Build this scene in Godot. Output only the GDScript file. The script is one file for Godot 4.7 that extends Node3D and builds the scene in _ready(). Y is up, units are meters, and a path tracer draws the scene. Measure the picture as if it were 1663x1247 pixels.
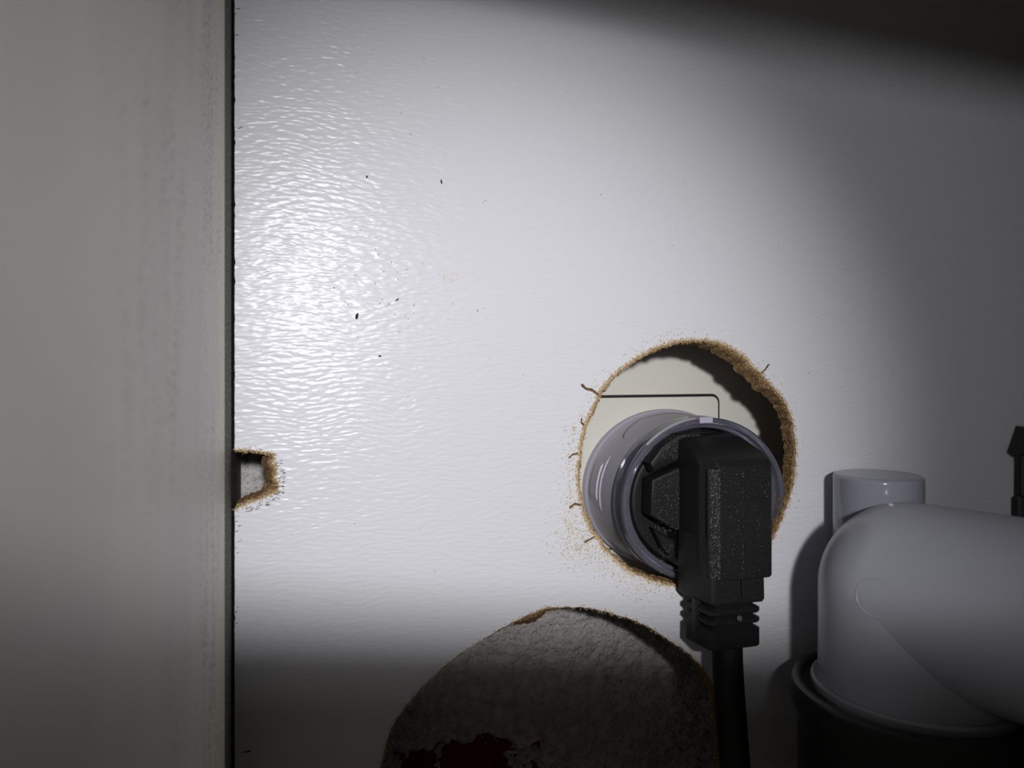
extends Node3D
# Inside of a cabinet seen from close by: textured back panel with sawn holes, a plug in its socket, a drain bend.
# Lengths below are in units of 0.8 mm (U); x right, y up, z out of the back panel's face. The lens is 250 units from it.

const U := 0.0008
const TURN := 0.28274           # the camera looks 16.2 degrees to the right of the panel's normal
const F := 1230.0
const D := 250.0
const LAMP := Vector3(9, 76, 480)

var rng := RandomNumberGenerator.new()
var wob := FastNoiseLite.new()
var org := Vector3.ZERO         # the base of the thing being built
var M := {}

func _ready():
	# --- camera
	var cam := Camera3D.new(); cam.name = "camera"
	var attr := CameraAttributesPhysical.new()
	attr.frustum_focal_length = 23.7; attr.frustum_near = 0.004; attr.frustum_far = 5.0
	attr.frustum_focus_distance = 0.225; attr.exposure_aperture = 20.0
	cam.attributes = attr
	cam.projection = Camera3D.PROJECTION_FRUSTUM
	cam.near = 0.004; cam.far = 5.0
	cam.size = 0.004 * 1247.0 / F
	cam.frustum_offset = Vector2(0, -33.5 / F * 0.004)
	cam.position = Vector3(0, 0, D * U); cam.rotation.y = -TURN
	add_child(cam); cam.current = true
	# --- surroundings and exposure
	var we := WorldEnvironment.new(); we.name = "surroundings"
	var env := Environment.new()
	env.background_mode = Environment.BG_COLOR
	env.background_color = Color(0.10, 0.095, 0.085)
	env.tonemap_mode = Environment.TONE_MAPPER_LINEAR
	env.tonemap_exposure = 1.0
	env.sdfgi_enabled = true; env.ssao_enabled = true; env.ssil_enabled = true
	we.environment = env; add_child(we)
	# --- the hand torch that shines in through the open front
	var torch := SpotLight3D.new(); torch.name = "torch_light"
	torch.position = LAMP * U
	torch.look_at_from_position(LAMP * U, at(812, 722, 0), Vector3.UP)
	torch.spot_angle = 20.6; torch.spot_angle_attenuation = 1.0; torch.spot_range = 6.0; torch.spot_attenuation = 2.0
	torch.light_color = Color(0.985, 0.985, 1.0); torch.light_energy = 0.104; torch.light_size = 0.011; torch.shadow_enabled = true
	add_child(torch)
	var spill: SpotLight3D = torch.duplicate(); spill.name = "torch_spill_light"       # the weak wide light round the beam of any torch
	spill.spot_angle = 62.0; spill.light_energy = 0.0225; spill.light_size = 0.02
	add_child(spill)

	rng.seed = 7
	wob.seed = 3; wob.noise_type = FastNoiseLite.TYPE_SIMPLEX_SMOOTH; wob.frequency = 1.0; wob.fractal_type = FastNoiseLite.FRACTAL_FBM; wob.fractal_octaves = 3
	materials()
	room_wall()
	cabinet()
	wall_socket()
	adapter()
	plug()
	drain()
	hose()
	dust()

# ---------------------------------------------------------------- places
func at(x: float, y: float, z: float) -> Vector3:     # a point of the plane z (units), given where the photograph shows it; metres
	return mm(x, y, z) * U
func mm(x: float, y: float, z: float) -> Vector3:
	var u := (x - 831.5) / F
	var v := (y - 590.0) / F
	var t := (D - z) / (cos(TURN) - u * sin(TURN))
	return Vector3((sin(TURN) + u * cos(TURN)) * t, -v * t, z)
func outline(px: Array, z: float) -> PackedVector2Array:
	var o := PackedVector2Array()
	for i in range(0, px.size(), 2):
		var p := mm(px[i], px[i + 1], z); o.append(Vector2(p.x, p.y))
	return o

# ---------------------------------------------------------------- nodes
func thing(called: String, label: String, category: String, base: Vector3, group := "") -> Node3D:
	var o := Node3D.new(); o.name = called
	add_child(o, true); o.position = base * U; org = base
	o.set_meta("label", label); o.set_meta("category", category)
	if group: o.set_meta("group", group)
	return o
func part(called: String, mesh: Mesh, mat: Material, parent: Node, label := "") -> MeshInstance3D:
	var o := MeshInstance3D.new(); o.name = called; o.mesh = mesh; o.material_override = mat
	parent.add_child(o, true)
	if label: o.set_meta("label", label)
	return o

# ---------------------------------------------------------------- mesh building: triangles are gathered in units, then committed
class Shape:
	var v := PackedVector3Array()
	var uv := PackedVector2Array()
	var col := PackedColorArray()
	func tri(a: Vector3, b: Vector3, c: Vector3):
		v.append(a); v.append(b); v.append(c)
	func quad(a: Vector3, b: Vector3, c: Vector3, d: Vector3):
		tri(a, b, c); tri(a, c, d)
	func loft(rings: Array, cap0 := true, cap1 := true):
		var first := v.size()
		var n: int = rings[0].size()
		for k in rings.size() - 1:
			var p: PackedVector3Array = rings[k]
			var q: PackedVector3Array = rings[k + 1]
			for i in n:
				var j := (i + 1) % n
				tri(p[i], p[j], q[j]); tri(p[i], q[j], q[i])
		if cap0: fan(rings[0], true)
		if cap1: fan(rings[rings.size() - 1], false)
		if cap0 and cap1: outward(first)
	func fan(r: PackedVector3Array, rev: bool):
		var c := Vector3.ZERO
		for p in r: c += p
		c /= r.size()
		for i in r.size():
			var a: Vector3 = r[i]
			var b: Vector3 = r[(i + 1) % r.size()]
			if rev: tri(c, b, a)
			else: tri(c, a, b)
	func outward(first := 0):                       # closed shapes: turn every face outwards
		var s := 0.0
		var o: Vector3 = v[first]
		for i in range(first, v.size(), 3): s += (v[i] - o).dot((v[i + 1] - o).cross(v[i + 2] - o))
		if s > 0.0:
			for i in range(first, v.size(), 3):
				var t: Vector3 = v[i + 1]; v[i + 1] = v[i + 2]; v[i + 2] = t
	func torus_ring(rings: Array):                  # rings closed on themselves
		var first := v.size()
		var n: int = rings[0].size()
		for k in rings.size():
			var p: PackedVector3Array = rings[k]
			var q: PackedVector3Array = rings[(k + 1) % rings.size()]
			for i in n:
				var j := (i + 1) % n
				tri(p[i], p[j], q[j]); tri(p[i], q[j], q[i])
		outward(first)
	func done(base: Vector3, crease := 40.0) -> ArrayMesh:
		var fn := PackedVector3Array()
		var by := {}
		for i in range(0, v.size(), 3):
			var n := (v[i + 2] - v[i]).cross(v[i + 1] - v[i])
			fn.append(n)
			for k in 3:
				var key := Vector3i((v[i + k] * 500.0).round())
				if by.has(key): by[key].append(i / 3)
				else: by[key] = PackedInt32Array([i / 3])
		var lim := cos(deg_to_rad(crease))
		var nor := PackedVector3Array(); nor.resize(v.size())
		var out := PackedVector3Array(); out.resize(v.size())
		for i in v.size():
			var own: Vector3 = fn[i / 3].normalized()
			var s := Vector3.ZERO
			for f in by[Vector3i((v[i] * 500.0).round())]:
				if fn[f].normalized().dot(own) >= lim: s += fn[f]
			nor[i] = s.normalized() if s.length() > 1e-12 else (own if own.length() > 0.5 else Vector3.UP)
			out[i] = (v[i] - base) * 0.0008
		var a := []; a.resize(Mesh.ARRAY_MAX)
		a[Mesh.ARRAY_VERTEX] = out; a[Mesh.ARRAY_NORMAL] = nor
		if uv.size() == v.size(): a[Mesh.ARRAY_TEX_UV] = uv
		if col.size() == v.size(): a[Mesh.ARRAY_COLOR] = col
		var m := ArrayMesh.new(); m.add_surface_from_arrays(Mesh.PRIMITIVE_TRIANGLES, a)
		return m

func ring2(poly: PackedVector2Array, z: float) -> PackedVector3Array:
	var r := PackedVector3Array()
	for p in poly: r.append(Vector3(p.x, p.y, z))
	return r
func inset(poly: PackedVector2Array, d: float) -> PackedVector2Array:    # mitred inset that keeps the number of corners
	var o := PackedVector2Array()
	var n := poly.size()
	var turn := 1.0 if Geometry2D.is_polygon_clockwise(poly) else -1.0
	for i in n:
		var a := (poly[i] - poly[(i + n - 1) % n]).normalized()
		var b := (poly[(i + 1) % n] - poly[i]).normalized()
		var na := Vector2(a.y, -a.x) * turn
		var nb := Vector2(b.y, -b.x) * turn
		var m := na + nb
		var l := maxf(m.length_squared(), 0.5)
		o.append(poly[i] + m * (2.0 * d / l))
	return o
func prism(s: Shape, poly: PackedVector2Array, z0: float, z1: float, bevel := 0.4):
	if bevel <= 0.0:
		s.loft([ring2(poly, z0), ring2(poly, z1)])
		return
	var b3 := inset(poly, bevel * 0.3)
	var b1 := inset(poly, bevel)
	s.loft([ring2(b1, z0), ring2(b3, z0 + bevel * 0.3), ring2(poly, z0 + bevel), ring2(poly, z1 - bevel), ring2(b3, z1 - bevel * 0.3), ring2(b1, z1)])
func box(s: Shape, lo: Vector3, hi: Vector3, bevel := 0.5):
	prism(s, PackedVector2Array([Vector2(lo.x, lo.y), Vector2(lo.x, hi.y), Vector2(hi.x, hi.y), Vector2(hi.x, lo.y)]), lo.z, hi.z, bevel)
func rounded(x0: float, y0: float, x1: float, y1: float, r: float, k := 6) -> PackedVector2Array:
	var o := PackedVector2Array()
	for c in 4:
		var cx: float = [x1 - r, x0 + r, x0 + r, x1 - r][c]
		var cy: float = [y1 - r, y1 - r, y0 + r, y0 + r][c]
		for i in k + 1:
			var t := PI / 2 * (c + float(i) / k)
			o.append(Vector2(cx + r * cos(t), cy + r * sin(t)))
	return o
func circle(c: Vector3, e1: Vector3, e2: Vector3, r: float, n := 48, from := 0.0) -> PackedVector3Array:
	var o := PackedVector3Array()
	for i in n:
		var t := from + TAU * i / n
		o.append(c + (e1 * cos(t) + e2 * sin(t)) * r)
	return o
func tube(s: Shape, path: Array, r: float, n := 16):
	var rings := []
	for i in path.size():
		var d: Vector3 = (path[mini(i + 1, path.size() - 1)] - path[maxi(i - 1, 0)]).normalized()
		var e1 := d.cross(Vector3.BACK if absf(d.z) < 0.8 else Vector3.UP).normalized()
		rings.append(circle(path[i], e1, d.cross(e1).normalized(), r, n))
	s.loft(rings)
func smooth_loop(pts: PackedVector2Array, step: float) -> PackedVector2Array:   # closed Catmull-Rom through pts
	var o := PackedVector2Array()
	var n := pts.size()
	for i in n:
		var a := pts[(i + n - 1) % n]
		var b := pts[i]
		var c := pts[(i + 1) % n]
		var d := pts[(i + 2) % n]
		var k := maxi(1, roundi(b.distance_to(c) / step))
		for j in k: o.append(b.cubic_interpolate(c, a, d, float(j) / k))
	return o

# ---------------------------------------------------------------- materials
func plain(c: Color, rough: float, spec := 0.5) -> StandardMaterial3D:
	var m := StandardMaterial3D.new(); m.albedo_color = c; m.roughness = rough; m.metallic_specular = spec
	return m
func noise_tex(freq: float, oct: int, sd: int, ramp: Array, kind := FastNoiseLite.TYPE_SIMPLEX_SMOOTH, side := 512) -> NoiseTexture2D:
	var n := FastNoiseLite.new(); n.noise_type = kind; n.frequency = freq; n.fractal_octaves = oct; n.seed = sd
	var t := NoiseTexture2D.new(); t.width = side; t.height = side; t.seamless = true; t.noise = n
	if ramp.size():
		var g := Gradient.new(); g.offsets = PackedFloat32Array(ramp[0]); g.colors = PackedColorArray(ramp[1]); t.color_ramp = g
	return t
func triplanar(m: StandardMaterial3D, period_units: float):
	m.uv1_triplanar = true; m.uv1_world_triplanar = true
	m.uv1_scale = Vector3.ONE / (period_units * U)
func materials():
	# embossed laminate of the back panel: long low ripples lying across
	var lam := plain(Color(0.905, 0.905, 0.92), 0.25, 0.31)
	var w := 2048
	var h := 1536
	var nz := FastNoiseLite.new(); nz.noise_type = FastNoiseLite.TYPE_SIMPLEX_SMOOTH; nz.frequency = 1.0; nz.fractal_type = FastNoiseLite.FRACTAL_FBM; nz.fractal_octaves = 2; nz.fractal_gain = 0.45; nz.seed = 11
	var slow := FastNoiseLite.new(); slow.noise_type = FastNoiseLite.TYPE_SIMPLEX; slow.frequency = 1.0; slow.fractal_type = FastNoiseLite.FRACTAL_NONE; slow.seed = 5
	var data := PackedFloat32Array(); data.resize(w * h)
	for y in h:
		var yy := y * 340.0 / h
		for x in w:
			var xx := x * 350.0 / w
			data[y * w + x] = 0.5 + 0.5 * nz.get_noise_2d(xx * 0.16, yy * 0.70 + 0.7 * slow.get_noise_2d(xx * 0.03, yy * 0.05))
	var im := Image.create_from_data(w, h, false, Image.FORMAT_RF, data.to_byte_array())
	lam.heightmap_enabled = true; lam.heightmap_texture = ImageTexture.create_from_image(im); lam.heightmap_scale = 0.0135
	M.laminate = lam
	var mdf := plain(Color.WHITE, 0.95, 0.2)
	mdf.albedo_texture = noise_tex(0.03, 4, 21, [[0.0, 0.35, 0.6, 1.0], [Color(0.30, 0.22, 0.14), Color(0.50, 0.39, 0.27), Color(0.66, 0.54, 0.39), Color(0.84, 0.74, 0.59)]])
	mdf.heightmap_enabled = true; mdf.heightmap_texture = noise_tex(0.05, 4, 22, []); mdf.heightmap_scale = 0.05
	triplanar(mdf, 22.0); M.mdf = mdf
	var fib := plain(Color(0.80, 0.69, 0.52), 0.95, 0.2); M.fibre = fib
	M.raw = plain(Color(0.33, 0.26, 0.19), 0.95, 0.2)
	M.sawdust = plain(Color(0.82, 0.745, 0.60), 0.95, 0.2)
	M.speck = plain(Color(0.27, 0.21, 0.14), 0.9, 0.2)
	# smooth side board with faint dirt
	var side := plain(Color(0.80, 0.79, 0.765), 0.42, 0.5)
	side.albedo_color = Color.WHITE; side.albedo_texture = ImageTexture.create_from_image(stains()); M.side = side
	var strip := plain(Color.WHITE, 0.75, 0.3)  # speckled grey, darkened in place of shade in the groove
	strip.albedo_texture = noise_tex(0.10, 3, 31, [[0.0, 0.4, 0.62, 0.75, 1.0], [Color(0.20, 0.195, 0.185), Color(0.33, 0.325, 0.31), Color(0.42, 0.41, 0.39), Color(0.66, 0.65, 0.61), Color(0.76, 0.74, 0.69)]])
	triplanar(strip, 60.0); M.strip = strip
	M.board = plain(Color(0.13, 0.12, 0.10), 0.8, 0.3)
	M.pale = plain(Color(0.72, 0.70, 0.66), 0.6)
	var pl := plain(Color.WHITE, 0.85, 0.4)
	pl.vertex_color_use_as_albedo = true
	pl.albedo_texture = noise_tex(0.012, 5, 41, [[0.0, 0.4, 0.6, 1.0], [Color(0.78, 0.76, 0.74), Color(0.88, 0.865, 0.85), Color(0.92, 0.91, 0.90), Color(0.97, 0.96, 0.95)]])
	pl.heightmap_enabled = true; pl.heightmap_texture = noise_tex(0.035, 6, 42, []); pl.heightmap_scale = 0.09
	triplanar(pl, 32.0); M.plaster = pl
	var br := plain(Color(0.50, 0.15, 0.11), 0.9, 0.2)
	br.heightmap_enabled = true; br.heightmap_texture = noise_tex(0.04, 4, 43, []); br.heightmap_scale = 0.1
	triplanar(br, 40.0); M.brick = br
	M.cream = plain(Color(0.885, 0.87, 0.825), 0.38)
	M.lilac = plain(Color(0.735, 0.72, 0.775), 0.45)
	M.seam = plain(Color(0.42, 0.41, 0.43), 0.6)
	var cl := plain(Color(0.87, 0.87, 0.94, 0.10), 0.06)
	cl.transparency = BaseMaterial3D.TRANSPARENCY_ALPHA
	cl.refraction_enabled = true; cl.refraction_scale = 0.05; M.clear = cl
	var bk := plain(Color.WHITE, 0.5, 0.36)
	bk.albedo_texture = noise_tex(0.09, 3, 51, [[0.0, 0.55, 0.72, 0.82, 1.0], [Color(0.09, 0.09, 0.092), Color(0.105, 0.105, 0.105), Color(0.16, 0.16, 0.158), Color(0.27, 0.265, 0.255), Color(0.36, 0.35, 0.34)]])
	triplanar(bk, 30.0); M.black = bk
	M.cord = plain(Color(0.075, 0.075, 0.075), 0.5)
	M.dust = plain(Color(0.63, 0.62, 0.60), 0.95, 0.2)
	M.pipe = plain(Color(0.645, 0.65, 0.68), 0.24, 0.45)
	M.gloss = plain(Color(0.61, 0.62, 0.66), 0.14, 0.5)
	M.rubber = plain(Color(0.13, 0.13, 0.13), 0.42)
	M.lip = plain(Color(0.56, 0.56, 0.58), 0.4)

func stains() -> Image:        # faint rubbed-in dirt of the side board: speckle in upright bands, u along its depth, v down its height
	var w := 1024
	var h := 1024
	var im := Image.create(w, h, false, Image.FORMAT_RGB8)
	var a := FastNoiseLite.new(); a.noise_type = FastNoiseLite.TYPE_SIMPLEX_SMOOTH; a.frequency = 1.0; a.fractal_octaves = 4; a.seed = 61
	for y in h:
		for x in w:
			var z := 262.0 * x / w             # units in front of the back panel
			var yy := 400.0 * y / h
			var broad := a.get_noise_2d(z * 0.022, yy * 0.012)
			var streak := a.get_noise_2d(z * 0.10 + 40.0, yy * 0.025)
			var speck := a.get_noise_2d(z * 0.36, yy * 0.8 + 90.0)
			var gate := smoothstep(-0.35, 0.35, a.get_noise_2d(200.0, yy * 0.022))
			var gate2 := smoothstep(-0.4, 0.3, a.get_noise_2d(300.0, yy * 0.02))
			var wz := z + 9.0 * a.get_noise_2d(z * 0.02, yy * 0.03 + 150.0)
			var near := smoothstep(150.0, 60.0, z)
			var band := gate * (exp(-pow((wz - 124.0) / 9.0, 2.0)) + 0.5 * exp(-pow((wz - 150.0) / 12.0, 2.0))) + 0.9 * gate2 * exp(-pow((wz - 70.0) / 15.0, 2.0)) + 0.35 * near
			var dirt := clampf(band * (streak * 1.5 + 0.6), 0.0, 1.0) * smoothstep(0.02, 0.42, speck)
			var c := Color(0.925, 0.895, 0.855) * (1.0 + 0.05 * broad)
			c = c.lerp(Color(0.925, 0.88, 0.775), clampf(smoothstep(60.0, 36.0, z) + broad * 0.5, 0.0, 0.7))
			c = c.lerp(Color(0.42, 0.39, 0.32), dirt * 0.9)
			im.set_pixel(x, y, c)
	return im

# ---------------------------------------------------------------- the wall behind the cabinet
func room_wall():
	org = Vector3.ZERO
	var root := Node3D.new(); root.name = "wall_back"; add_child(root); root.set_meta("kind", "structure")
	var s := Shape.new()
	var x0 := 24.0
	var x1 := 190.0
	var y0 := -215.0
	var y1 := -68.0
	var st := 0.55
	var nx := roundi((x1 - x0) / st)
	var ny := roundi((y1 - y0) / st)
	var cr := FastNoiseLite.new(); cr.noise_type = FastNoiseLite.TYPE_CELLULAR; cr.cellular_return_type = FastNoiseLite.RETURN_DISTANCE2_DIV; cr.frequency = 0.028; cr.seed = 8; cr.domain_warp_enabled = true; cr.domain_warp_amplitude = 14.0; cr.domain_warp_frequency = 0.05
	var pc := mm(742, 1302, -46)
	var grid := []
	var tone := []
	for j in ny + 1:
		for i in nx + 1:
			var x := x0 + i * st
			var y := y0 + j * st
			var edge := minf(minf(i, nx - i), minf(j, ny - j))
			var k := clampf(edge / 10.0, 0.0, 1.0)
			var z := -46.0 + k * (2.2 * wob.get_noise_2d(x * 0.02, y * 0.02) + 1.2 * wob.get_noise_2d(x * 0.07 + 9.0, y * 0.09) + 0.8 * wob.get_noise_2d(x * 0.26 + y * 0.1, y * 0.3) + 0.45 * wob.get_noise_2d(x * 0.75, y * 0.75 + 30.0))
			z -= k * 1.0 * smoothstep(0.93, 0.99, cr.get_noise_2d(x, y) + 1.0)
			var q := Vector2((x - pc.x) / 40.0, (y - pc.y) / 26.0).length() + 0.36 * wob.get_noise_2d(x * 0.05, y * 0.06 + 4.0) + 0.14 * wob.get_noise_2d(x * 0.22, y * 0.22)
			var hole := smoothstep(1.08, 0.84, q)
			z -= 5.0 * hole
			z += 1.1 * exp(-pow((q - 1.12) / 0.10, 2.0)) + hole * 1.2 * wob.get_noise_2d(x * 0.2, y * 0.2)
			grid.append(Vector3(x, y, z))
			var c := Color(0.72, 0.705, 0.69).lerp(Color(0.85, 0.81, 0.75), clampf(1.0 - absf(q - 1.08) * 5.0, 0.0, 1.0))
			tone.append(c)
	var arr := []; arr.resize(Mesh.ARRAY_MAX)
	var gv := PackedVector3Array()
	var gn := PackedVector3Array()
	var gi := PackedInt32Array()
	for j in ny + 1:
		for i in nx + 1:
			var k := j * (nx + 1) + i
			gv.append(grid[k] * U)
			var dx: Vector3 = grid[j * (nx + 1) + mini(i + 1, nx)] - grid[j * (nx + 1) + maxi(i - 1, 0)]
			var dy: Vector3 = grid[mini(j + 1, ny) * (nx + 1) + i] - grid[maxi(j - 1, 0) * (nx + 1) + i]
			gn.append(dx.cross(dy).normalized())
			if i < nx and j < ny:
				for q in [k, k + nx + 1, k + nx + 2, k, k + nx + 2, k + 1]: gi.append(q)
	arr[Mesh.ARRAY_VERTEX] = gv; arr[Mesh.ARRAY_NORMAL] = gn; arr[Mesh.ARRAY_COLOR] = PackedColorArray(tone); arr[Mesh.ARRAY_INDEX] = gi
	var gm := ArrayMesh.new(); gm.add_surface_from_arrays(Mesh.PRIMITIVE_TRIANGLES, arr)
	part("plaster", gm, M.plaster, root, "rough grey plaster full of trowel marks")
	var flat := [[-60.0, -330.0, x0, 260.0], [x1, -330.0, 460.0, 260.0], [x0, y1, x1, 260.0], [x0, -330.0, x1, y0]]
	for r in flat:
		var before := s.v.size()
		var z := -46.0
		s.quad(Vector3(r[0], r[1], z), Vector3(r[0], r[3], z), Vector3(r[2], r[3], z), Vector3(r[2], r[1], z))
		for q in s.v.size() - before: s.col.append(Color(0.75, 0.74, 0.73))
	var b := s.v.size()
	box(s, Vector3(-60, -330, -140), Vector3(460, 260, -62), 0.0)
	for q in s.v.size() - b: s.col.append(Color(0.42, 0.4, 0.39))
	part("masonry", s.done(org, 60.0), M.plaster, root)
	var k2 := Shape.new()
	box(k2, Vector3(pc.x - 55, pc.y - 40, -62), Vector3(pc.x + 55, pc.y + 30, -49.6), 1.0)
	part("brick", k2.done(org), M.brick, root, "dark red brick bared where the plaster broke away")

# ---------------------------------------------------------------- the cabinet
const EDGE := -17.1             # left edge of the back panel
const THICK := 6.4
func cut_loop(px: Array, wob_amp: float) -> PackedVector2Array:
	var o := smooth_loop(outline(px, 0.0), 0.9)
	for i in o.size():
		var p := o[i]
		o[i] = p + Vector2(wob.get_noise_2d(p.x * 0.35, p.y * 0.35), wob.get_noise_2d(p.x * 0.35 + 50.0, p.y * 0.35)) * wob_amp + Vector2(wob.get_noise_2d(p.x * 1.6, p.y * 1.6 + 7.0), wob.get_noise_2d(p.x * 1.6 + 31.0, p.y * 1.6)) * wob_amp * 0.5
	return o
func centre(p: PackedVector2Array) -> Vector2:
	var c := Vector2.ZERO
	for q in p: c += q
	return c / p.size()
func cut_wall(loop: PackedVector2Array, lip: Callable, slope: Callable, open_run := false) -> ArrayMesh:   # the sawn edge through the board, torn at its front
	var s := Shape.new()
	var n := loop.size()
	var ins: Array[PackedVector2Array] = []
	var cw := Geometry2D.is_polygon_clockwise(loop)
	var rows := []
	var zs := [0.0, -0.5, -1.3, -2.6, -4.0, -5.3, -THICK]
	for r in zs.size():
		var ring := PackedVector3Array()
		for i in n:
			var p := loop[i]
			var d := (loop[(i + 1) % n] - loop[(i + n - 1) % n]).normalized()
			var inw := Vector2(d.y, -d.x) * (1.0 if cw else -1.0)
			var l: float = lip.call(p)
			var g: float = slope.call(p)
			var t: float = float(r) / (zs.size() - 1)
			var off := 0.0
			if r > 0: off = l * minf(1.0, 0.5 + r * 0.35) + g * t + 0.55 * wob.get_noise_3d(p.x * 0.5, p.y * 0.5, zs[r] * 0.5) + 0.3 * wob.get_noise_3d(p.x * 1.7, p.y * 1.7, zs[r])
			ring.append(Vector3(p.x, p.y, zs[r]) + Vector3(inw.x, inw.y, 0) * off)
		rows.append(ring)
	for r in zs.size() - 1:
		for i in n - (1 if open_run else 0):
			var j := (i + 1) % n
			var a: Vector3 = rows[r][i]
			var b: Vector3 = rows[r][j]
			var c: Vector3 = rows[r + 1][j]
			var d: Vector3 = rows[r + 1][i]
			if cw: s.quad(a, d, c, b)
			else: s.quad(a, b, c, d)
	back_rows = rows[zs.size() - 1]
	return s.done(org, 70.0)
var back_rows := PackedVector3Array()

func face(s: Shape, outer: PackedVector2Array, holes: Array, split: float, z: float, front: bool):
	for half in 2:
		var cutter := PackedVector2Array([Vector2(-200, -600), Vector2(split, -600), Vector2(split, 600), Vector2(-200, 600)]) if half == 0 else PackedVector2Array([Vector2(split, -600), Vector2(900, -600), Vector2(900, 600), Vector2(split, 600)])
		var pieces := Geometry2D.intersect_polygons(outer, cutter)
		for hole in holes:
			var next: Array[PackedVector2Array] = []
			for p in pieces: next.append_array(Geometry2D.clip_polygons(p, hole))
			pieces = next
		for p in pieces:
			var idx := Geometry2D.triangulate_polygon(p)
			if idx.is_empty(): push_warning("face not cut")
			for i in range(0, idx.size(), 3):
				var a := p[idx[i]]
				var b := p[idx[i + 1]]
				var c := p[idx[i + 2]]
				var ccw := (b - a).cross(c - a) > 0.0
				var t := [a, b, c] if ccw != front else [a, c, b]
				for q in t:
					s.v.append(Vector3(q.x, q.y, z))
					s.uv.append(Vector2((q.x + 20.0) / 350.0, (150.0 - q.y) / 340.0))

func fibres(loops: Array, per_unit: float, parent: Node, called: String):
	var where := []
	for e in loops:
		var loop: PackedVector2Array = e[0]
		var n := loop.size()
		var cw := Geometry2D.is_polygon_clockwise(loop)
		for i in n - (1 if e[2] else 0):
			var a := loop[i]
			var b := loop[(i + 1) % n]
			var k: float = a.distance_to(b) * per_unit * e[1].call(a)
			while k > 0.0:
				if rng.randf() < k:
					var p := a.lerp(b, rng.randf())
					var d := (b - a).normalized()
					var inw := Vector2(d.y, -d.x) * (1.0 if cw else -1.0)
					var dir := Vector3(inw.x, inw.y, 0) * rng.randf_range(-0.9, 0.9) + Vector3(d.x, d.y, 0) * rng.randf_range(-0.9, 0.9) + Vector3(0, 0, rng.randf_range(-0.35, 0.5))
					var pos := Vector3(p.x, p.y, rng.randf_range(-0.5, 0.35)) + Vector3(inw.x, inw.y, 0) * rng.randf_range(-0.9, 0.7)
					var bs := Basis.looking_at(dir.normalized(), Vector3(0.3, 0.2, 0.9).normalized())
					var l := rng.randf_range(0.4, 1.8) * (1.7 if rng.randf() < 0.08 else 1.0)
					where.append(Transform3D(bs.scaled_local(Vector3(rng.randf_range(0.10, 0.26), rng.randf_range(0.10, 0.2), l) * U), (pos - org) * U))
				k -= 1.0
	scatter(called, where, M.fibre, parent)
func scatter(called: String, where: Array, mat: Material, parent: Node) -> MultiMeshInstance3D:
	var s := Shape.new()       # a crooked little grain, one unit long
	var r := []
	for k in 4:
		var t: float = [-0.5, -0.2, 0.25, 0.5][k]
		var w: float = [0.25, 0.6, 0.5, 0.15][k]
		r.append(PackedVector3Array([Vector3(-w, -w * 0.7, t), Vector3(w * 0.2, w, t), Vector3(w, -w * 0.3, t)]))
	s.loft(r)
	for i in s.v.size(): s.v[i] = s.v[i] / 0.0008
	var mmesh := MultiMesh.new(); mmesh.transform_format = MultiMesh.TRANSFORM_3D; mmesh.mesh = s.done(Vector3.ZERO, 30.0)
	mmesh.instance_count = where.size()
	for i in where.size(): mmesh.set_instance_transform(i, where[i])
	var o := MultiMeshInstance3D.new(); o.name = called; o.multimesh = mmesh; o.material_override = mat
	o.set_meta("kind", "stuff"); parent.add_child(o, true)
	return o

const HOLE_1 := [1089, 557, 1120, 552, 1165, 555, 1198, 573, 1226, 597, 1253, 626, 1274, 652, 1288, 688, 1293, 735, 1289, 784, 1275, 831, 1259, 868, 1236, 902, 1200, 930, 1160, 947, 1120, 954, 1090, 951, 1049, 939, 1012, 920, 983, 891, 962, 860, 946, 828, 939, 776, 942, 730, 950, 694, 961, 668, 973, 641, 988, 620, 1011, 598, 1036, 581, 1062, 567]
const HOLE_2 := [908, 986, 935, 986, 962, 988, 999, 997, 1034, 1009, 1061, 1022, 1089, 1041, 1119, 1061, 1141, 1084, 1154, 1103, 1168, 1140, 1176, 1190, 1176, 1250, 1160, 1330, 1115, 1410, 1040, 1480, 930, 1515, 800, 1500, 690, 1440, 620, 1360, 600, 1300, 617, 1247, 634, 1187, 654, 1153, 677, 1126, 712, 1091, 744, 1064, 779, 1042, 809, 1023, 846, 1004, 883, 988]
const NOTCH := [381, 730, 400, 731, 420, 733, 447, 736, 445, 744, 441, 752, 446, 757, 451, 762, 448, 774, 450, 784, 453, 793, 447, 801, 431, 806, 415, 812, 398, 819, 386, 825, 381, 827]
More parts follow.
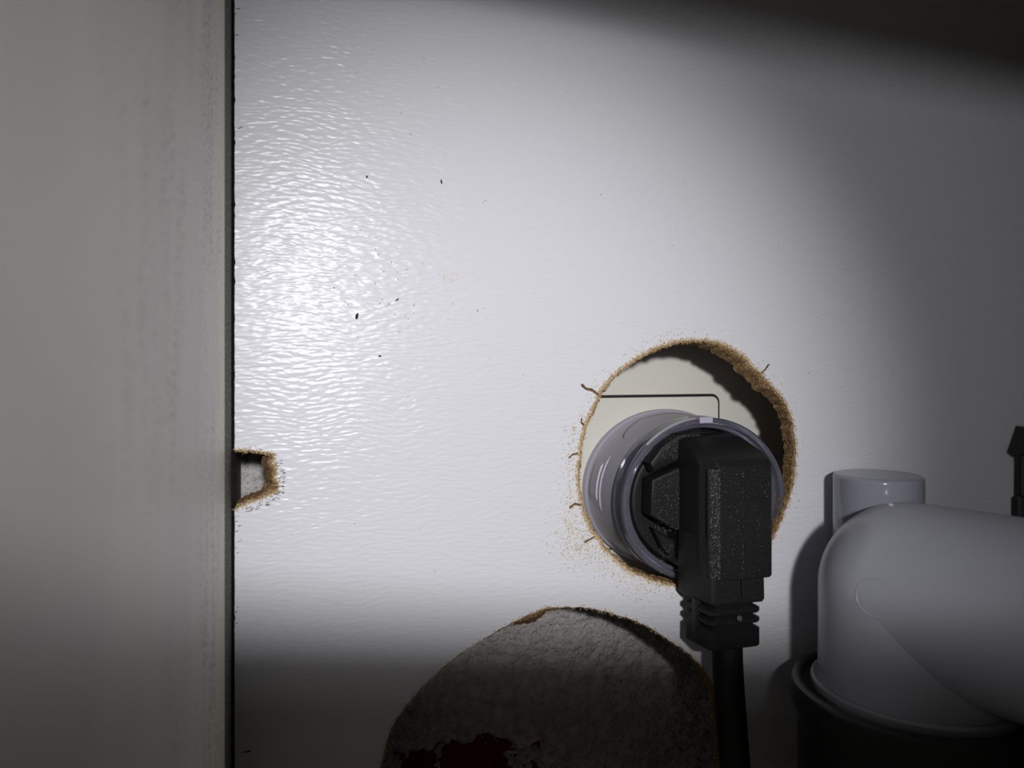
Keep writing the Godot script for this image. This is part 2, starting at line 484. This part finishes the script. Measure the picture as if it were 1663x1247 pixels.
func cabinet():
	var base := Vector3(-17, -190, 0)
	var cab := thing("cabinet", "white cabinet interior with a rippled back panel, two round cutouts and a notch", "cabinet", base)
	# back panel: front face, sawn edges
	var h1 := cut_loop(HOLE_1, 0.55)
	var h2 := cut_loop(HOLE_2, 0.4)
	var nt := PackedVector2Array()
	var raw := outline(NOTCH, 0.0)
	for i in raw.size() - 1:
		var k := maxi(1, roundi(raw[i].distance_to(raw[i + 1]) / 0.6))
		for j in k:
			var p := raw[i].lerp(raw[i + 1], float(j) / k)
			if nt.size(): p += Vector2(wob.get_noise_2d(p.x * 0.9, p.y * 0.9), wob.get_noise_2d(p.x * 0.9 + 20.0, p.y * 0.9)) * 0.7
			nt.append(p)
	nt.append(raw[raw.size() - 1])
	nt[0].x = EDGE; nt[nt.size() - 1].x = EDGE
	var outer := PackedVector2Array()
	outer.append(Vector2(335, 214)); outer.append(Vector2(335, -186)); outer.append(Vector2(EDGE, -186))
	var lower := PackedVector2Array()
	var y := -186.0
	while y < nt[nt.size() - 1].y - 1.5:
		y += 1.2
		outer.append(Vector2(EDGE + 0.12 * wob.get_noise_1d(y * 0.8) + (0.3 * rng.randf() if rng.randf() < 0.08 else 0.0), y))
	for i in range(nt.size() - 1, -1, -1): outer.append(nt[i])
	y = nt[0].y + 0.6
	while y < 212.0:
		outer.append(Vector2(EDGE + 0.12 * wob.get_noise_1d(y * 0.8) + (0.3 * rng.randf() if rng.randf() < 0.1 else 0.0), y))
		y += 1.2
	outer.append(Vector2(EDGE, 214))
	var split := mm(1080, 900, 0).x
	var s := Shape.new()
	face(s, outer, [h1, h2], split, 0.0, true)
	var panel := part("back_panel", s.done(org, 20.0), M.laminate, cab, "white laminate back panel with fine embossed ripples")
	# torn lip and inner slope of the three cuts
	var c1 := centre(h1)
	var c2 := centre(h2)
	var lip1 := func(p): return 0.85 + 0.9 * wob.get_noise_2d(p.x * 0.25, p.y * 0.25 + 70.0)
	var slope1 := func(p):
		var d: Vector2 = (p - c1).normalized()
		return 0.9 * smoothstep(-0.2, 0.9, d.y) + 1.7 * smoothstep(0.86, 1.0, d.dot(Vector2(0.55, 0.83))) + 0.5 * smoothstep(0.5, 1.0, -d.y)
	part("cut_edge", cut_wall(h1, lip1, slope1), M.mdf, panel, "ragged brown fibreboard rim of the upper round cutout")
	var b1 := back_rows.duplicate()
	var lip2 := func(p): return 0.35 + 0.5 * wob.get_noise_2d(p.x * 0.25, p.y * 0.25 + 90.0)
	var k2 := mm(868, 1005, 0)
	var slope2 := func(p): return 5.2 * exp(-pow((p.x - k2.x) / 9.0, 2.0)) * (1.0 if p.y > -110.0 else 0.0) + 0.3
	part("cut_edge", cut_wall(h2, lip2, slope2), M.mdf, panel, "dark brown fibreboard rim of the lower round cutout")
	var b2 := back_rows.duplicate()
	var kn := mm(445, 770, 0)
	var lipn := func(p): return 0.7 * (1.0 if p.x > EDGE + 0.5 else 0.0)
	var slopen := func(p): return (2.6 * smoothstep(kn.x - 4.0, kn.x, p.x) + 0.3 + 0.6 * smoothstep(-36.0, -41.0, p.y)) * (1.0 if p.x > EDGE + 0.5 else 0.0)
	part("cut_edge", cut_wall(nt, lipn, slopen, true), M.mdf, panel, "splintered fibreboard rim of the small notch")
	var bn := back_rows.duplicate()
	# the panel's back face and outer edges
	var bs := Shape.new()
	var bo := PackedVector2Array()
	for p in outer: bo.append(p)
	var bh := []
	for r in [b1, b2]:
		var q := PackedVector2Array()
		for p in r: q.append(Vector2(p.x, p.y))
		bh.append(q)
	face(bs, bo, bh, split, -THICK, false)
	bs.uv.clear()
	for i in outer.size():
		var a := outer[i]
		var b := outer[(i + 1) % outer.size()]
		if nt.has(a) and nt.has(b): continue
		bs.quad(Vector3(a.x, a.y, 0), Vector3(b.x, b.y, 0), Vector3(b.x, b.y, -THICK), Vector3(a.x, a.y, -THICK))
	part("raw_back", bs.done(org, 20.0), M.raw, panel, "bare brown fibreboard back and edges of the panel")
	var ragged := func(p):
		var d: Vector2 = (p - c1).normalized()
		return 0.55 + 0.9 * smoothstep(0.2, 1.0, d.y) + 1.2 * smoothstep(0.3, 1.0, -d.x) + 0.6 * wob.get_noise_2d(p.x * 0.2, p.y * 0.2)
	var fewer := func(_p): return 0.3
	var some := func(_p): return 0.8
	fibres([[h1, ragged, false], [h2, fewer, false], [nt, some, true]], 11.0, panel, "torn_fibres")
	# two larger splinters that stand out at the rim of the upper cutout, and torn crumbs on its left
	for e in [[[945, 625, 0.6, 952, 631, 0.9, 962, 633, 0.8, 972, 641, 0.3], 0.65], [[1237, 606, 0.2, 1243, 600, 0.8, 1249, 592, 1.3], 0.45], [[938, 736, 0.3, 930, 738, 0.7, 925, 743, 0.8], 0.5], [[944, 820, 0.2, 934, 818, 0.7, 926, 824, 0.5], 0.6], [[965, 872, 0.3, 958, 876, 0.6, 950, 880, 0.5], 0.5], [[948, 690, 0.3, 944, 686, 0.6, 945, 680, 0.5], 0.45]]:
		var path := []
		for i in range(0, e[0].size(), 3): path.append(mm(e[0][i], e[0][i + 1], e[0][i + 2]))
		var sp := Shape.new()
		var rings := []
		for i in path.size():
			var rr: float = e[1] * [1.0, 0.75, 0.9, 1.1][i % 4]
			var ring := PackedVector3Array()
			for q in 7:
				var t := TAU * q / 7
				ring.append(path[i] + Vector3(cos(t) * 0.5, sin(t), 0.0) * rr * (0.8 + 0.5 * wob.get_noise_2d(q * 1.7 + i * 3.1, path[i].x)) + Vector3(0, 0, 0.35 * sin(t * 2.0)))
			rings.append(ring)
		sp.loft(rings)
		part("splinter", sp.done(org, 50.0), M.mdf, panel)
	# chips struck out of the laminate round the notch and along the left edge
	var chips := []
	for i in 95:
		var t := rng.randf()
		var px := 0.0
		var py := 0.0
		if t < 0.5:
			px = 450.0 + rng.randf() * 15.0; py = 748.0 + rng.randf() * 56.0
			px -= absf(py - 782.0) * 0.22
		elif t < 0.8:
			var k := rng.randf(); px = lerpf(400.0, 455.0, k); py = lerpf(824.0, 804.0, k) + rng.randf_range(1.0, 9.0)
		else:
			px = 383.0 + rng.randf() * rng.randf() * 9.0; py = [20.0, 70.0, 200.0, 848.0, 870.0, 890.0, 1000.0][rng.randi() % 7] + rng.randf_range(-14.0, 14.0)
		var p := mm(px, py, 0.02)
		chips.append(Transform3D(Basis.looking_at(Vector3(1, rng.randf_range(-0.1, 0.5), 0).normalized(), Vector3.BACK).scaled_local(Vector3(rng.randf_range(0.10, 0.24), 0.08, rng.randf_range(0.5, 1.4)) * U), (p - org) * U))
	var scuff := mm(397, 1221, 0.05)
	for i in 5: chips.append(Transform3D(Basis.looking_at(Vector3(1, 0.05, 0).normalized(), Vector3.BACK).scaled_local(Vector3(0.25 + 0.08 * i, 0.1, 2.0 - 0.25 * i) * U), (scuff + Vector3(0.35 * i, 0, 0) - org) * U))
	scatter("chip", chips, M.rubber, panel)
	# left side board and set-back strip, groove shade put into the strip's colour
	var sb := Shape.new()
	var n0 := 0
	var X1 := EDGE - 0.35
	for e in [[Vector3(X1 - 16.0, -186, 31.2), Vector3(X1, 214, 262)]]:
		box(sb, e[0], e[1], 0.9)
	for i in sb.v.size(): sb.uv.append(Vector2(sb.v[i].z / 262.0, (214.0 - sb.v[i].y) / 400.0))
	var sd := part("side_panel", sb.done(org, 30.0), M.side, cab, "smooth off-white side panel with faint dirt streaks")
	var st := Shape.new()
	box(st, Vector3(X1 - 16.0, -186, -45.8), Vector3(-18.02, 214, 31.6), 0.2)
	part("edge_strip", st.done(org), M.strip, sd, "speckled strip, darkened for groove shade, along the panel's rear edge")
	# unseen rail and board, added behind and above the lens to cast shade
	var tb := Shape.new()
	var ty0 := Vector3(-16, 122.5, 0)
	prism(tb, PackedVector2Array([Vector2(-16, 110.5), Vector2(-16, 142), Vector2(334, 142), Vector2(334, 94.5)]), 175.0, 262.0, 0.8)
	part("added_top_rail", tb.done(org), M.board, cab)
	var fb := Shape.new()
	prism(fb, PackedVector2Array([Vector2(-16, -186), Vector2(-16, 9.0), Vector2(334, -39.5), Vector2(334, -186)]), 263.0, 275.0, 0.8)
	part("added_front_board", fb.done(org), M.pale, cab)
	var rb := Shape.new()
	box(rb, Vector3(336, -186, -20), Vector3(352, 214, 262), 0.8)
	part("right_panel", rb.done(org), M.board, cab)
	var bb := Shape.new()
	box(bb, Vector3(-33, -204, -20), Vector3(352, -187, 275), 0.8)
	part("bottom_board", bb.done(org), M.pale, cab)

# ---------------------------------------------------------------- socket, adapter, plug
const AXIS := Vector3(149, -51.2, -2)      # middle of the adapter's front rim
var fwd := Vector3(0, 0, 1)
var acr := Vector3(1, 0, 0)
func ad(x: float, y: float, z: float) -> Vector3:      # a point in the adapter's own frame
	return AXIS + acr * x + Vector3.UP * y + fwd * z
func wall_socket():
	var r := mm(1166, 643, -38)
	var c := AXIS + Vector3(4, 0, 0)
	var t := thing("wall_socket", "cream wall socket plate with a square insert behind the upper round cutout", "socket", Vector3(c.x, c.y, -46))
	var s := Shape.new()
	prism(s, rounded(r.x - 98, r.y - 74, r.x + 34, r.y + 30, 5.0), -46.0, -38.0, 1.6)
	part("cover_frame", s.done(org, 50.0), M.cream, t)
	var s3 := Shape.new()
	prism(s3, rounded(r.x - 82.6, r.y - 62.6, r.x + 0.7, r.y + 1.0, 3.8), -39.0, -37.94, 0.0)
	part("gap", s3.done(org, 50.0), M.cord, t, "thin dark gap round the insert")
	var s2 := Shape.new()
	prism(s2, rounded(r.x - 82, r.y - 62, r.x - 0.1, r.y - 0.1, 3.0), -39.5, -37.4, 0.35)
	part("insert", s2.done(org, 50.0), M.cream, t)

func oval(z: float, r: float, n := 96, k := 1.12) -> PackedVector3Array:
	var o := PackedVector3Array()
	for i in n:
		var a := TAU * i / n
		o.append(ad(r * k * cos(a), r * sin(a), z))
	return o
func adapter():
	var t := thing("plug_adapter", "round pale grey plug adapter with a clear rim, stuck into the wall socket", "adapter", ad(0, 0, -38))
	var s := Shape.new()
	var prof := [[-37.0, 31.4], [-36.0, 32.0], [-33.0, 32.2], [-32.2, 31.6], [-31.6, 31.0], [-28.0, 30.75], [-20.0, 30.55], [-9.6, 30.3], [-9.0, 30.0], [-9.3, 29.5], [-14.0, 29.3]]
	var rings := []
	for p in prof: rings.append(oval(p[0], p[1]))
	s.loft(rings)
	part("housing", s.done(org, 50.0), M.lilac, t)
	# raised grip bar on the left flank and a curved seam above it
	var g := Shape.new()
	for e in [[-31.0, -20.0, 2.62, 3.34, 0.5], [-29.0, -22.0, 2.72, 3.24, 1.0]]:
		var rr := []
		for i in 9:
			var a := lerpf(e[2], e[3], i / 8.0)
			var w: float = e[4] * (0.35 if i == 0 or i == 8 else 1.0)
			var ring := PackedVector3Array()
			for q in [[e[0], 30.2], [e[0] + 0.5, 30.5 + w], [e[1] - 0.5, 30.5 + w], [e[1], 30.2]]: ring.append(ad(q[1] * 1.12 * cos(a), q[1] * sin(a), q[0]))
			rr.append(ring)
		g.loft(rr)
	part("grip_bar", g.done(org, 30.0), M.lilac, t)
	var sm := Shape.new()
	var path := []
	for i in 25:
		var k := i / 24.0
		var a := lerpf(2.35, 1.25, k)
		var z := lerpf(-21.0, -28.5, sqrt(clampf(k * 3.0, 0.0, 1.0))) if k < 0.34 else -28.5 + (k - 0.34) * 6.0
		var r := 30.72
		path.append(ad(r * 1.12 * cos(a), r * sin(a), z))
	tube(sm, path, 0.22, 8)
	part("seam", sm.done(org, 60.0), M.seam, t)
	sm = Shape.new()
	var path2 := []
	for i in 9:
		var a := lerpf(3.75, 4.15, i / 8.0)
		path2.append(ad(30.7 * 1.12 * cos(a), 30.7 * sin(a), lerpf(-31.0, -24.0, i / 8.0)))
	tube(sm, path2, 0.22, 8)
	part("seam", sm.done(org, 60.0), M.seam, t)
	# the clear rim, a turned ring with a small step
	var cr := Shape.new()
	var ringp := [[-8.9, 27.2], [-8.9, 30.3], [-8.0, 30.9], [-1.0, 30.9], [0.0, 30.3], [0.3, 29.4], [0.0, 28.6], [-2.2, 28.1], [-2.6, 27.0]]
	var rg := []
	for p in ringp: rg.append(oval(p[0], p[1], 120))
	cr.torus_ring(rg)
	part("clear_rim", cr.done(org, 35.0), M.clear, t, "transparent bluish rim")
	var lt := Shape.new()
	var lr := []
	for i in 7:
		var a := lerpf(1.50, 1.66, i / 6.0)
		var ring := PackedVector3Array()
		for q in [[-8.0, 30.95], [-8.0, 31.2], [0.2, 31.2], [0.5, 30.8], [0.5, 29.0], [0.2, 28.8], [0.1, 30.0]]: ring.append(ad(q[1] * 1.12 * cos(a), q[1] * sin(a), q[0]))
		lr.append(ring)
	lt.loft(lr)
	part("latch", lt.done(org, 30.0), M.lilac, t)

func xz_ring(pts: Array, y: float) -> PackedVector3Array:
	var o := PackedVector3Array()
	for p in pts: o.append(Vector3(p[0], y, p[1]))
	return o
func plug():
	var t := thing("power_plug", "dusty black angled power plug with ribbed neck and cord, pushed into round adapter", "plug", Vector3(147, -170, 10))
	# round face that sits inside the rim
	var f := Shape.new()
	var rings := []
	for p in [[-13.0, 28.0], [-12.5, 29.2], [-9.4, 29.2], [-9.2, 28.6], [-9.1, 26.4], [-5.6, 25.8], [-4.4, 25.2], [-3.9, 24.0], [-4.6, 20.0], [-5.2, 12.0]]: rings.append(oval(p[0], p[1], 72))
	f.loft(rings)
	part("plug_face", f.done(org, 35.0), M.black, t)
	# upper and lower wedges and the side pad left of the body
	var pad := Shape.new()
	prism(pad, outline([1058, 779, 1124, 748, 1140, 762, 1140, 866, 1126, 872, 1108, 868, 1056, 838], 2.0), -6.0, 2.4, 1.4)
	part("side_pad", pad.done(org, 35.0), M.black, t)
	var wd := Shape.new()
	prism(wd, outline([1056, 752, 1074, 726, 1100, 706, 1140, 696, 1146, 736, 1120, 742, 1062, 767], 1.0), -6.0, 1.0, 1.6)
	part("shoulder", wd.done(org, 35.0), M.black, t)
	var wl := Shape.new()
	prism(wl, outline([1062, 858, 1108, 884, 1128, 886, 1128, 926, 1104, 918, 1078, 892], -1.0), -6.0, -1.6, 1.4)
	part("shoulder", wl.done(org, 35.0), M.black, t)
	# upright body: chamfered on its left, sloped at the top, stepped narrower at the bottom
	var xl := 138.4
	var xr := 160.6
	var b := Shape.new()
	var lv := []
	for e in [[-26.5, -6.0, 1.5], [-27.2, 5.0, 0.8], [-31.6, 18.5, 0.2], [-33.2, 21.6, 0.0], [-35.2, 23.0, 0.0], [-73.6, 23.0, 0.0], [-74.2, 22.4, 0.3]]:
		var y: float = e[0]
		var zf: float = e[1]
		var k: float = e[2]
		var zb := -8.0
		var ch := minf(2.6, maxf(0.2, (zf - zb) * 0.3))
		lv.append(xz_ring([[xl - 3.2 + k, zb], [xl - 3.0 + k, zf - ch * 2.6], [xl - 1.2 + k, zf - ch * 1.6], [xl - 0.2 + k, zf - ch * 0.4], [xl + 1.0 + k, zf], [xl + 12.0, zf + 0.25], [xr - 1.2 - k, zf], [xr - k, zf - ch * 0.5], [xr + 0.6 - k, zf - ch * 2.0], [xr + 0.9 - k, zb]], y))
	b.loft(lv)
	part("plug_body", b.done(org, 32.0), M.black, t)
	var nk := Shape.new()
	lv = []
	for e in [[-60.0, 0.3], [-81.6, 0.0], [-82.4, 0.4]]:
		var y: float = e[0]
		var k: float = e[1]
		lv.append(xz_ring([[134.0 + k, 4.0], [134.2 + k, 9.0], [136.6 + k, 22.0 - k], [138.2, 22.8 - k], [156.4, 22.8 - k], [157.4 - k, 22.0 - k], [157.8 - k, 4.0]], y))
	nk.loft(lv)
	part("neck", nk.done(org, 32.0), M.black, t)
	# ridge, seam and gate mark on the front
	var rd := Shape.new()
	lv = []
	for e in [[-36.0, 0.1], [-38.0, 0.7], [-72.0, 0.7], [-73.5, 0.1]]:
		lv.append(xz_ring([[xl - 1.9, 20.2], [xl - 2.2 - e[1] * 0.5, 20.4 + e[1]], [xl + 0.2, 22.6 + e[1]], [xl + 1.0, 22.4]], e[0]))
	rd.loft(lv)
	part("ridge", rd.done(org, 32.0), M.black, t, "raised ridge with pale dust on it")
	var sm := Shape.new()
	lv = []
	for y in [-35.4, -40.0, -80.0]: lv.append(xz_ring([[147.6, 22.6], [147.7, 23.42], [148.0, 23.42], [148.1, 22.6]], y))
	sm.loft(lv)
	tube(sm, [mm(1201, 1004, 22.6), mm(1201, 1004, 23.6)], 0.9, 12)
	part("mould_line", sm.done(org, 32.0), M.cord, t)
	# strain relief: a core with three wedge ribs
	var sr := Shape.new()
	lv = []
	for e in [[-80.0, 0.4], [-92.5, 0.4]]: lv.append(xz_ring([[138.5, 9.5], [138.5, 20.5], [153.5, 20.5], [153.5, 9.5]], e[0]))
	sr.loft(lv)
	var relief := part("strain_relief", sr.done(org, 32.0), M.black, t)
	for e in [[-82.7, -84.1, -86.0], [-86.3, -87.6, -89.4], [-89.6, -91.2, -97.6]]:
		var rb := Shape.new()
		lv = []
		for q in [[e[0], 2.9, 2.0], [e[1], 0.3, 0.2], [e[1] - 0.25, 0.0, 0.0], [e[2] + 0.3, 0.0, 0.0], [e[2], 0.35, 0.3]]:
			var k: float = q[1]
			var kz: float = q[2]
			lv.append(xz_ring([[134.4 + k, 9.2 + kz * 0.4], [135.8 + k, 21.6 - kz], [137.4 + k, 22.8 - kz], [154.2 - k, 22.8 - kz], [155.7 - k, 21.6 - kz], [155.9 - k, 9.2 + kz * 0.4]], q[0]))
		rb.loft(lv)
		# the web on the left joins the ribs and leaves slots
		part("rib", rb.done(org, 32.0), M.black, relief)
	var web := Shape.new()
	box(web, Vector3(134.7, -97.0, 12.0), Vector3(138.5, -82.0, 15.2), 0.3)
	part("web", web.done(org), M.black, relief)
	var cd := Shape.new()
	tube(cd, [Vector3(146.4, -96.0, 16.0), Vector3(146.5, -104.0, 16.2), Vector3(146.9, -116.0, 16.8), Vector3(147.6, -130.0, 17.6), Vector3(148.6, -146.0, 18.4), Vector3(149.6, -160.0, 18.8), Vector3(150.2, -186.0, 19.0)], 5.3, 24)
	part("cord", cd.done(org, 60.0), M.cord, t)
	# grey dust lying in the corners of the plug
	var where := []
	for i in 2400:
		var p := Vector3.ZERO
		var pick := rng.randf()
		if pick < 0.42: p = Vector3(xl + rng.randf_range(-2.0, 0.9), rng.randf_range(-73.0, -36.0), 0); p.z = minf(21.75 + (p.x - xl + 2.0) * 0.82, 23.4)
		elif pick < 0.66: p = mm(rng.randf_range(1062, 1138), rng.randf_range(776, 866), 2.45)
		elif pick < 0.80: p = mm(rng.randf_range(1075, 1140), rng.randf_range(706, 745), 1.05)
		elif pick < 0.88: p = mm(rng.randf_range(1070, 1122), rng.randf_range(884, 912), -1.5)
		elif pick < 0.92: p = Vector3(147.85 + rng.randf_range(-0.3, 0.3), rng.randf_range(-78.0, -36.0), 23.4)
		else: p = Vector3(rng.randf_range(xl + 2, xr - 1.5), rng.randf_range(-72.0, -36.0), 23.2)
		var sz := 0.045 + 0.15 * pow(rng.randf(), 2.2)
		where.append(Transform3D(Basis.from_euler(Vector3(rng.randf() * 6, rng.randf() * 6, rng.randf() * 6)).scaled_local(Vector3(sz, sz, sz * 1.6) * U), (p - org) * U))
	scatter("dust_specks", where, M.dust, t)

# ---------------------------------------------------------------- drain
func drain():
	var C := Vector3(199.4, -76.6, 44.6)
	var R := 29.9
	var t := thing("drain_bend", "glossy grey plastic drain bend with a short upright stub, standing in a black rubber collar", "pipe", Vector3(C.x, -185, C.z))
	var a := Vector3(cos(1.18), 0, sin(1.18))
	var n := Vector3(-sin(1.18), 0, cos(1.18))
	# bend: sphere at the corner, one arm down and one arm to the right, joined on the mitre
	var s := Shape.new()
	var N := 96
	# down arm, cut by the mitre plane
	var lo := []
	var up := []
	for i in N:
		var q := TAU * i / N
		var rad := (a * cos(q) + n * sin(q)) * R
		lo.append(C + rad + Vector3(0, -70, 0))
		var ka := maxf(0.0, rad.dot(a))
		up.append(C + rad + Vector3(0, -ka, 0))
	var rows := []
	for k in 7:
		var ring := PackedVector3Array()
		for i in N: ring.append((lo[i] as Vector3).lerp(up[i], k / 6.0))
		rows.append(ring)
	s.loft(rows, false, false)
	# right arm
	rows = []
	for k in 9:
		var ring := PackedVector3Array()
		for i in N:
			var q := TAU * i / N
			var rad := (Vector3.UP * cos(q) + n * sin(q)) * R
			var kd := maxf(0.0, -rad.y)
			ring.append((C + rad + a * kd).lerp(C + rad + a * 150.0, k / 8.0))
		rows.append(ring)
	s.loft(rows, false, false)
	# quarter sphere on the outside of the corner
	rows = []
	for k in 25:
		var e := PI / 2 * k / 24.0             # from the down arm's circle (a < 0 half) up to the right arm's circle (upper half)
		var axis := (-a) * cos(e) + Vector3.UP * sin(e)
		var ring := PackedVector3Array()
		for i in 49:
			var q := PI * i / 48.0
			ring.append(C + (n * cos(q) + axis * sin(q)) * R)
		rows.append(ring)
	for k in rows.size() - 1:
		for i in 48:
			s.quad(rows[k][i], rows[k][i + 1], rows[k + 1][i + 1], rows[k + 1][i])
	part("bend", s.done(org, 55.0), M.pipe, t)
	# stub that rises behind the bend
	var st := Shape.new()
	var pr := 15.6
	var pc := Vector3(209.2, 0, 17.6)
	rows = []
	var top := mm(1430, 770, 17.6).y
	for e in [[-95.0, pr], [top - 1.6, pr], [top - 0.5, pr - 0.3], [top, pr - 1.1], [top, pr - 3.0]]:
		rows.append(circle(Vector3(pc.x, e[0], pc.z), Vector3.RIGHT, Vector3.BACK, e[1], 72))
	st.loft(rows)
	part("stub", st.done(org, 50.0), M.gloss, t)
	# moulded ring mark on the corner of the bend
	var gm := Shape.new()
	var dir := (Vector3(-0.903, 0.145, 0.404)).normalized()
	var e1 := dir.cross(Vector3.UP).normalized()
	var e2 := e1.cross(dir).normalized()
	var gr := []
	for i in 40:
		var q := TAU * i / 40
		var around := e1 * cos(q) + e2 * sin(q)
		var mid := C + (dir * cos(0.19) + around * sin(0.19)) * R
		var outw := (mid - C).normalized()
		gr.append(circle(mid, around, outw, 0.22, 6))
	gm.torus_ring(gr)
	part("mould_mark", gm.done(org, 60.0), M.pipe, t)
	# pale lip and black collar
	var lp := Shape.new()
	rows = []
	for e in [[-110.0, R - 1.0], [-110.0, R + 1.8], [-108.4, R + 2.4], [-107.2, R + 2.2], [-106.6, R + 1.4], [-106.8, R - 1.0]]: rows.append(circle(Vector3(C.x, e[0], C.z), a, n, e[1], 96))
	lp.torus_ring(rows)
	part("sealing_lip", lp.done(org, 35.0), M.lip, t, "paler grey sealing lip")
	var co := Shape.new()
	rows = []
	for e in [[-185.0, R + 6.5], [-117.0, R + 6.5], [-116.0, R + 8.6], [-110.0, R + 8.8], [-108.6, R + 8.2], [-108.0, R + 6.8], [-108.3, R + 5.4], [-109.8, R + 4.8], [-110.0, R + 4.0], [-109.0, R + 3.4], [-110.2, R + 0.4], [-185.0, R + 0.4]]: rows.append(circle(Vector3(C.x, e[0], C.z), a, n, e[1], 96))
	co.torus_ring(rows)
	part("collar", co.done(org, 40.0), M.rubber, t, "black rubber collar")

func hose():
	var p := mm(1690, 790, 17)
	var t := thing("hose", "black upright hose with a pale square fitting at the right edge", "hose", Vector3(p.x + 8, -120, 12))
	var s := Shape.new()
	tube(s, [Vector3(p.x + 7.4, -120, 12), Vector3(p.x + 7.4, -60, 12), Vector3(p.x + 7.8, -28, 12)], 7.4, 24)
	tube(s, [Vector3(p.x + 7.4, -120, 12), Vector3(p.x + 7.4, mm(1690, 813, 17).y, 12)], 8.6, 24)
	part("hose_body", s.done(org, 40.0), M.rubber, t)
	var f := Shape.new()
	prism(f, outline([1692, 737, 1708, 690, 1770, 700, 1770, 752, 1704, 746], 20.0), 8.0, 20.0, 0.8)
	part("clamp", f.done(org, 30.0), M.rubber, t)
	var k := Shape.new()
	prism(k, outline([1697, 733, 1705, 708, 1764, 712, 1764, 738], 21.0), 18.0, 21.0, 0.3)
	part("fitting", k.done(org, 30.0), M.cream, t, "pale square fitting")

# ---------------------------------------------------------------- loose sawdust
func dust():
	org = Vector3.ZERO
	var grains := []
	var h := outline(HOLE_1, 0.0)
	var c := centre(h)
	for i in 5200:
		var p := Vector2.ZERO
		var pick := rng.randf()
		if pick < 0.45:        # rubbed along the rim, most on the left and at the top
			var k := rng.randi() % h.size()
			var q := h[k].lerp(h[(k + 1) % h.size()], rng.randf())
			var d := (q - c).normalized()
			if rng.randf() > 0.25 + 0.75 * smoothstep(-0.3, 0.9, -d.x * 0.8 + maxf(d.y, 0.0) * 0.5): continue
			p = q + d * (0.2 + 4.5 * pow(rng.randf(), 2.6))
		elif pick < 0.8:       # lower left drift
			var k := pow(rng.randf(), 0.8)
			var q := mm(lerpf(920.0, 1060.0, k) + rng.randfn(0.0, 22.0), lerpf(850.0, 950.0, k) + rng.randfn(0.0, 20.0), 0)
			p = Vector2(q.x, q.y)
		elif pick < 0.9:
			var q := mm(935.0 + rng.randfn(0.0, 20.0), 880.0 + rng.randfn(0.0, 20.0), 0)
			p = Vector2(q.x, q.y)
		else:
			var q := mm(928.0 + rng.randfn(0.0, 9.0), rng.randf_range(690, 850), 0)
			p = Vector2(q.x, q.y)
		if Geometry2D.is_point_in_polygon(p, h): continue
		grains.append(grain(p, 0.07 + 0.25 * pow(rng.randf(), 1.8)))
	for i in 45:
		var q := mm(728.0 + rng.randfn(0.0, 9.0), 450.0 + rng.randfn(0.0, 6.0), 0)
		grains.append(grain(Vector2(q.x, q.y), rng.randf_range(0.08, 0.22)))
	var sd := scatter("sawdust", grains, M.sawdust, self)
	sd.set_meta("label", "pale loose sawdust clinging round the upper round cutout"); sd.set_meta("category", "sawdust")
	var dark := []
	for i in 150:
		var q := mm(rng.randf_range(400, 1600), rng.randf_range(40, 980), 0)
		dark.append(grain(Vector2(q.x, q.y), rng.randf_range(0.07, 0.2)))
	for i in 60:
		var q := mm(620.0 + rng.randfn(0.0, 55.0), 480.0 + rng.randfn(0.0, 60.0), 0)
		dark.append(grain(Vector2(q.x, q.y), rng.randf_range(0.08, 0.26)))
	for e in [[580, 513, 0.9], [717, 295, 0.55], [596, 287, 0.5], [617, 578, 0.5], [645, 487, 0.45]]:
		var q := mm(e[0], e[1], 0)
		dark.append(grain(Vector2(q.x, q.y), e[2]))
	var keep := []
	for g in dark:
		if not Geometry2D.is_point_in_polygon(Vector2(g.origin.x, g.origin.y) / U, h) and not Geometry2D.is_point_in_polygon(Vector2(g.origin.x, g.origin.y) / U, outline(HOLE_2, 0.0)): keep.append(g)
	var dk := scatter("dirt_specks", keep, M.speck, self)
	dk.set_meta("label", "tiny brown dirt specks scattered over the white back panel"); dk.set_meta("category", "dirt")
func grain(p: Vector2, size: float) -> Transform3D:
	var b := Basis.from_euler(Vector3(rng.randf_range(-0.5, 0.5), rng.randf_range(-0.5, 0.5), rng.randf() * TAU)) * Basis(Vector3.RIGHT, PI / 2)
	return Transform3D(b.scaled_local(Vector3(size, size * 0.7, size * rng.randf_range(1.2, 3.0)) * U), Vector3(p.x, p.y, size * 0.4) * U)
